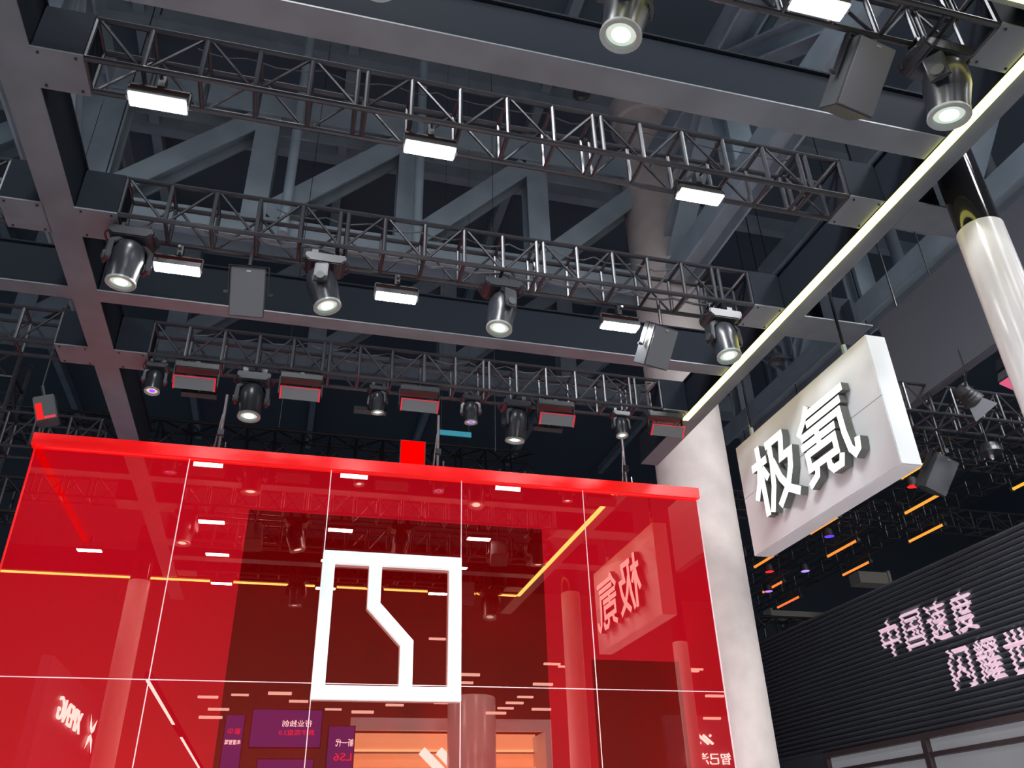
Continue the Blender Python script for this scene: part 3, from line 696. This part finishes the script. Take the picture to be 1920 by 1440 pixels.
# ------------------------------------------------------------------ black louvre wall with lettering
XW = 8.0; WZ0, WZ1 = 2.945, 4.86; NS = 29; PT = (WZ1-WZ0)/NS; DEP = .036
lw = thing('louvre_wall', 'black wall of horizontal ribs with pale lettering at the lower right', 'wall', (XW, 10, 0))
WY0, WY1 = 4.5, 14.5
pts2 = [(0.0, .002), (-DEP, PT*.45), (-DEP, PT*.6), (0.0, PT-.004), (.05, PT-.004), (.05, .002)]
n2 = len(pts2)
def slat_mesh(L):
    b = MB(); b.poly([(p[0], 0, p[1]) for p in pts2]+[(p[0], L, p[1]) for p in pts2], [tuple(range(n2-1, -1, -1)), tuple(range(n2, 2*n2))]+[(k, (k+1) % n2, n2+(k+1) % n2, n2+k) for k in range(n2)])
    return b.mesh('slat', m_slat)
jy = 9.55
s1, s2 = slat_mesh(jy-WY0-.004), slat_mesh(WY1-jy)
for k in range(NS):
    inst('slat', s1, lw, Matrix.Translation((XW, WY0, WZ0+k*PT)))
    inst('slat', s2, lw, Matrix.Translation((XW, jy, WZ0+k*PT)))
bx('backing', XW+.05, XW+.15, WY0, WY1, WZ0, WZ1+.02, m_dark, lw)
bx('lower_panel', XW+.0, XW+.12, 11.9, WY1, 0, WZ0, m_slat, lw)
# lettering follows the ribs
def rib_x(z):
    f = ((z-WZ0)/PT) % 1
    return XW - DEP*(f/.45 if f < .45 else 1 if f < .6 else (1-f)/.4) - .006
lt = thing('wall_lettering', 'pale lettering with painted pink light in two rows on the black ribbed wall', 'lettering', (XW-.04, 8.6, 3.3))
def rib_letter(ch, yc, zc, wd, ht):
    me, gw, gh = glyph(ch, 1, 0, 0, m_slatletter)
    bm = bmesh.new()
    for dy, dz in ((-.006, 0), (.006, 0), (0, .006), (0, -.006)):      # four shifted copies make the strokes bold
        n0 = len(bm.verts); bm.from_mesh(me); bm.verts.ensure_lookup_table()
        for v in bm.verts[n0:]:
            x, y = v.co.x*wd/gw, v.co.y*ht/gh; v.co = (0, yc-x+dy, zc+y+dz)
    k0 = int((zc-ht/2-WZ0)/PT)-1; k1 = int((zc+ht/2-WZ0)/PT)+2
    for k in range(k0, k1):
        for f in (0, .45, .6):
            bmesh.ops.bisect_plane(bm, geom=bm.verts[:]+bm.edges[:]+bm.faces[:], plane_co=(0, 0, WZ0+(k+f)*PT), plane_no=(0, 0, 1))
    for v in bm.verts: v.co.x = rib_x(v.co.z)
    ext = bmesh.ops.extrude_face_region(bm, geom=bm.faces[:])
    for v in [e for e in ext['geom'] if isinstance(e, bmesh.types.BMVert)]: v.co.x += .005
    bmesh.ops.recalc_face_normals(bm, faces=bm.faces)
    bm.to_mesh(me); bm.free()
    return inst('character', me, lt)
for ch, yc, zc in (('中', 9.80, 4.16), ('国', 9.33, 4.16), ('速', 8.87, 4.16), ('度', 8.41, 4.16)): rib_letter(ch, yc, zc, .36, .47)
for ch, yc, zc in (('闪', 8.69, 3.555), ('耀', 8.23, 3.555), ('世', 7.77, 3.555), ('界', 7.31, 3.555)): rib_letter(ch, yc, zc, .36, .47)
# window band under the louvres
wn = struct(thing('window_1', 'grey window band in a bronze frame below the black ribs', 'window', (XW+.05, 9, 2)))
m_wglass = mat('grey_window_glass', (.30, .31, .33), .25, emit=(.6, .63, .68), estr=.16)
ys_ = [4.5, 6.6, 8.7-.6, 9.66, 11.84]
for y in (11.8, 9.62, 7.6, 5.6): bx('mullion', XW-.03, XW+.09, y, y+.09, 0, WZ0-.02, m_frame, wn)
bx('head_rail', XW-.03, XW+.09, 4.5, 11.89, WZ0-.075, WZ0-.005, m_frame, wn)
bx('transom', XW-.02, XW+.08, 4.5, 11.8, 2.66, 2.71, m_frame, wn)
for a, b in ((9.71, 11.8), (7.69, 9.62), (5.69, 7.6), (4.5, 5.6)):
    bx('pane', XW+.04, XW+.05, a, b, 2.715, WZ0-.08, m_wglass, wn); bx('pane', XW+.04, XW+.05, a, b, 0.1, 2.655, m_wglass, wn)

# ------------------------------------------------------------------ across the aisle, behind the viewer: what the red glass mirrors
def mz(y): return 16-y
m_screen = mat('blue_violet_screen', (.02, .02, .05), .3, emit=(.22, .14, .9), estr=.5)
m_warmwall = mat('warm_lit_wall', (.75, .55, .35), .6, emit=(1, .62, .32), estr=1.2)  # warm emission painted on in place of lamps lighting the stand
m_warmstrip = glow('warm_cove', (1, .75, .42), 3.0)
m_rtext_w = glow('white_text', (1, 1, 1), 4.0); m_rtext_r = glow('red_text', (1, .06, .10), 2.0)
YB = -10.0
def screen(label, x0, x1, z0, z1, lines):
    t = thing('display_screen', label, 'screen', ((x0+x1)/2, YB, z0))
    bx('display', x0, x1, YB-.02, YB, z0, z1, m_screen, t)
    bx('casing', x0-.03, x1+.03, YB-.12, YB-.02, z0-.03, z1+.03, m_black, t)
    for txt, cx, cz, wd, ht, mm in lines:
        letter(txt, cx, YB+.01, cz, wd, ht, .004, 0, (-1, 0, 0), mm, t, None, 'text_line')
    return t
screen('wide violet screen with a white and a red text line, reflected left of the emblem', -.63, 1.29, 4.6, 5.58, [('行业独创', .62, 5.22, .82, .17, m_rtext_w), ('数字底盘2.0', .62, 4.98, .98, .15, m_rtext_r)])
screen('narrow violet screen reflected left of the wide one', -1.33, -.84, 3.9, 5.42, [('豪华', -1.08, 5.0, .36, .16, m_rtext_r), ('年度智驾', -1.08, 4.72, .42, .13, m_rtext_w)])
screen('narrow violet screen reflected below the left corner of the emblem', 1.52, 2.24, 3.6, 5.15, [('新一代', 1.98, 4.72, .5, .2, m_rtext_w), ('LS6', 1.95, 4.35, .5, .2, m_rtext_r)])
screen('lower violet screen reflected under the wide one', -.35, 1.15, 3.2, 4.28, [])
# warm lit stand
t = thing('warm_stand', 'warm orange-lit stand with wooden back wall, reflected below the emblem', 'stand', (5, -11.5, 0))
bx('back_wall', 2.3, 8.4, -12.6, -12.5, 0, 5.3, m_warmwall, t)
bx('fascia', 2.2, 8.5, -11.2, -11.0, 5.2, 5.55, m_white, t)
bx('side_wall', 8.3, 8.5, -12.6, -11.0, 0, 5.2, m_white, t)
bx('cove_light', 2.4, 8.3, -12.49, -12.45, 4.75, 4.82, m_warmstrip, t)
bx('shelf', 2.4, 8.3, -12.49, -12.3, 4.70, 4.74, m_beige, t)
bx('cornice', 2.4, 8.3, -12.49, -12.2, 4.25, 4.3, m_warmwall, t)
t = thing('slanted_bars_emblem', 'two slanted white bars reflected under the emblem', 'emblem', (4.9, -10.95, 4.2))
for dx in (0, .52):
    bar('slanted_bar', (4.36+dx, -10.92, 4.62), (5.3+dx, -10.92, 3.75), .13, m_rtext_w, t, 12)
# big clad column
o = MB().lathe([(.72, 0), (.72, 5.95), (.70, 5.98)], 40).obj('clad_column', m_pillar, None, Matrix.Translation((5.67, -9.9, 0)), True)
tag(o, 'thick pale column reflected right below the emblem', 'column')
# wall sign with a four-armed star on the left
t = thing('wall_sign', 'white glowing name with a four-armed star, reflected at lower left of the red wall', 'sign', (-5, -9, 5))
bx('sign_wall', -5.3, -5.05, -14, -5.5, 0, 6.0, m_fascia, t)
letter('XPENG', -5.0, -8.35, 5.12, 2.9, .52, .02, 0, (0, 1, 0), m_rtext_w, t, None, 'word')
sm = MB()
for a in (62, 118, 242, 298):
    d1 = Vector((0, math.cos(R_(a))*1.15, math.sin(R_(a))*.52)); n1 = Vector((0, .22, 0))
    sm.poly([(0, 0, 0), d1*.25+n1, d1, d1*.25-n1, ], [(0, 1, 2, 3)])
so = sm.obj('star', m_rtext_w, t, Matrix.Translation((-4.99, -11.4, 5.08)))
# neighbour's white light line on the left
t = thing('light_strip', 'white light line running away at the left, reflected below the emblem height', 'light strip', (-3, -15, 5.6))
bx('diffuser', -3.05, -2.97, -13, -5.9, 5.56, 5.58, m_rtext_w, t); bx('diffuser', -3.05, -2.97, -28, -16, 5.56, 5.58, m_rtext_w, t)
bx('channel', -3.08, -2.94, -28, -5.8, 5.58, 5.75, m_web, t)
# stand name at the right
t = thing('stand_name', 'white characters and slanted-stripe emblem reflected at lower right of the red wall', 'sign', (13.4, YB, 4.3))
letter('智己汽车', 13.35, YB, 4.31, 1.5, .34, .02, 0, (-1, 0, 0), m_rtext_w, t, None, 'word')
for a, b in (((13.08, 5.0), (13.40, 4.74)), ((13.24, 5.0), (13.55, 4.74)), ((13.08, 4.78), (13.12, 4.75)), ((13.47, 5.0), (13.51, 4.97))):
    bar('stripe', (a[0], YB, a[1]), (b[0], YB, b[1]), .045, m_rtext_w, t)
bx('backing_wall', 12, 15.5, YB-.3, YB-.1, 0, 5.6, m_fascia, t)
# ceiling lights of the far hall (seen as dashes in the glass)
rnd = random.Random(9); kk = 0
m_far = glow('far_hall_light', (1, .95, .85), 2)
for (px, py) in ((390, 1307), (410, 1330), (395, 1345), (450, 1303), (525, 1300), (560, 1315), (625, 1330), (680, 1335), (740, 1322), (830, 1318), (880, 1265), (870, 1280), (985, 1307), (965, 1318), (948, 1328), (930, 1337), (1015, 1330), (1018, 1283), (1035, 1165+80), (1060, 1250), (820, 1198), (1500, 1250), (1295, 1258), (1305, 1255), (1340, 1305), (1335, 1347)):
    ym = 22+rnd.uniform(0, 10); p = at(px, py, ym); kk += 1
    o = bx('far_light', p.x-.28, p.x+.28, 16-ym-.05, 16-ym+.05, p.z-.03, p.z+.03, m_far)
    tag(o, 'small ceiling light across the aisle, one of the bright dashes in the red glass', 'ceiling light', 'far ceiling lights mirrored in the glass')

# ------------------------------------------------------------------ hall lamps (high-bay lamps above the stands), then added fill lights
hl = bpy.data.lights.new('hall_lamp', 'AREA'); hl.shape = 'RECTANGLE'; hl.size = 1.2; hl.size_y = 1.2; hl.energy = 300; hl.color = (.95, .97, 1)
for x in (-9, -1, 7, 15):
    for y, z in ((-14, 15.2), (-4, 11.5), (1.5, 10.6)):
        lo = bpy.data.objects.new('hall_lamp', hl); link(lo, None, Matrix.Translation((x, y, z)))
for (x, y, z), tgt, pw, sp in (((6.4, .3, 9.4), (5.6, 9.4, 3.2), 45, 62), ((9.5, .8, 9.4), (7.6, 9.2, 3.0), 42, 62), ((-1.0, -1.0, 10.4), (4.4, 6.2, 3.6), 55, 50)):  # unseen fill lights added to brighten column, louvre wall and sign
    sl_ = bpy.data.lights.new('added_fill_light', 'AREA'); sl_.shape = 'RECTANGLE'; sl_.size = 1.0; sl_.size_y = 1.0; sl_.energy = pw; sl_.color = (1, .98, .97); sl_.spread = R_(sp)
    lo = bpy.data.objects.new('added_fill_light', sl_)
    link(lo, None, Matrix.Translation((x, y, z)) @ (Vector(tgt)-Vector((x, y, z))).to_track_quat('-Z', 'Y').to_matrix().to_4x4())
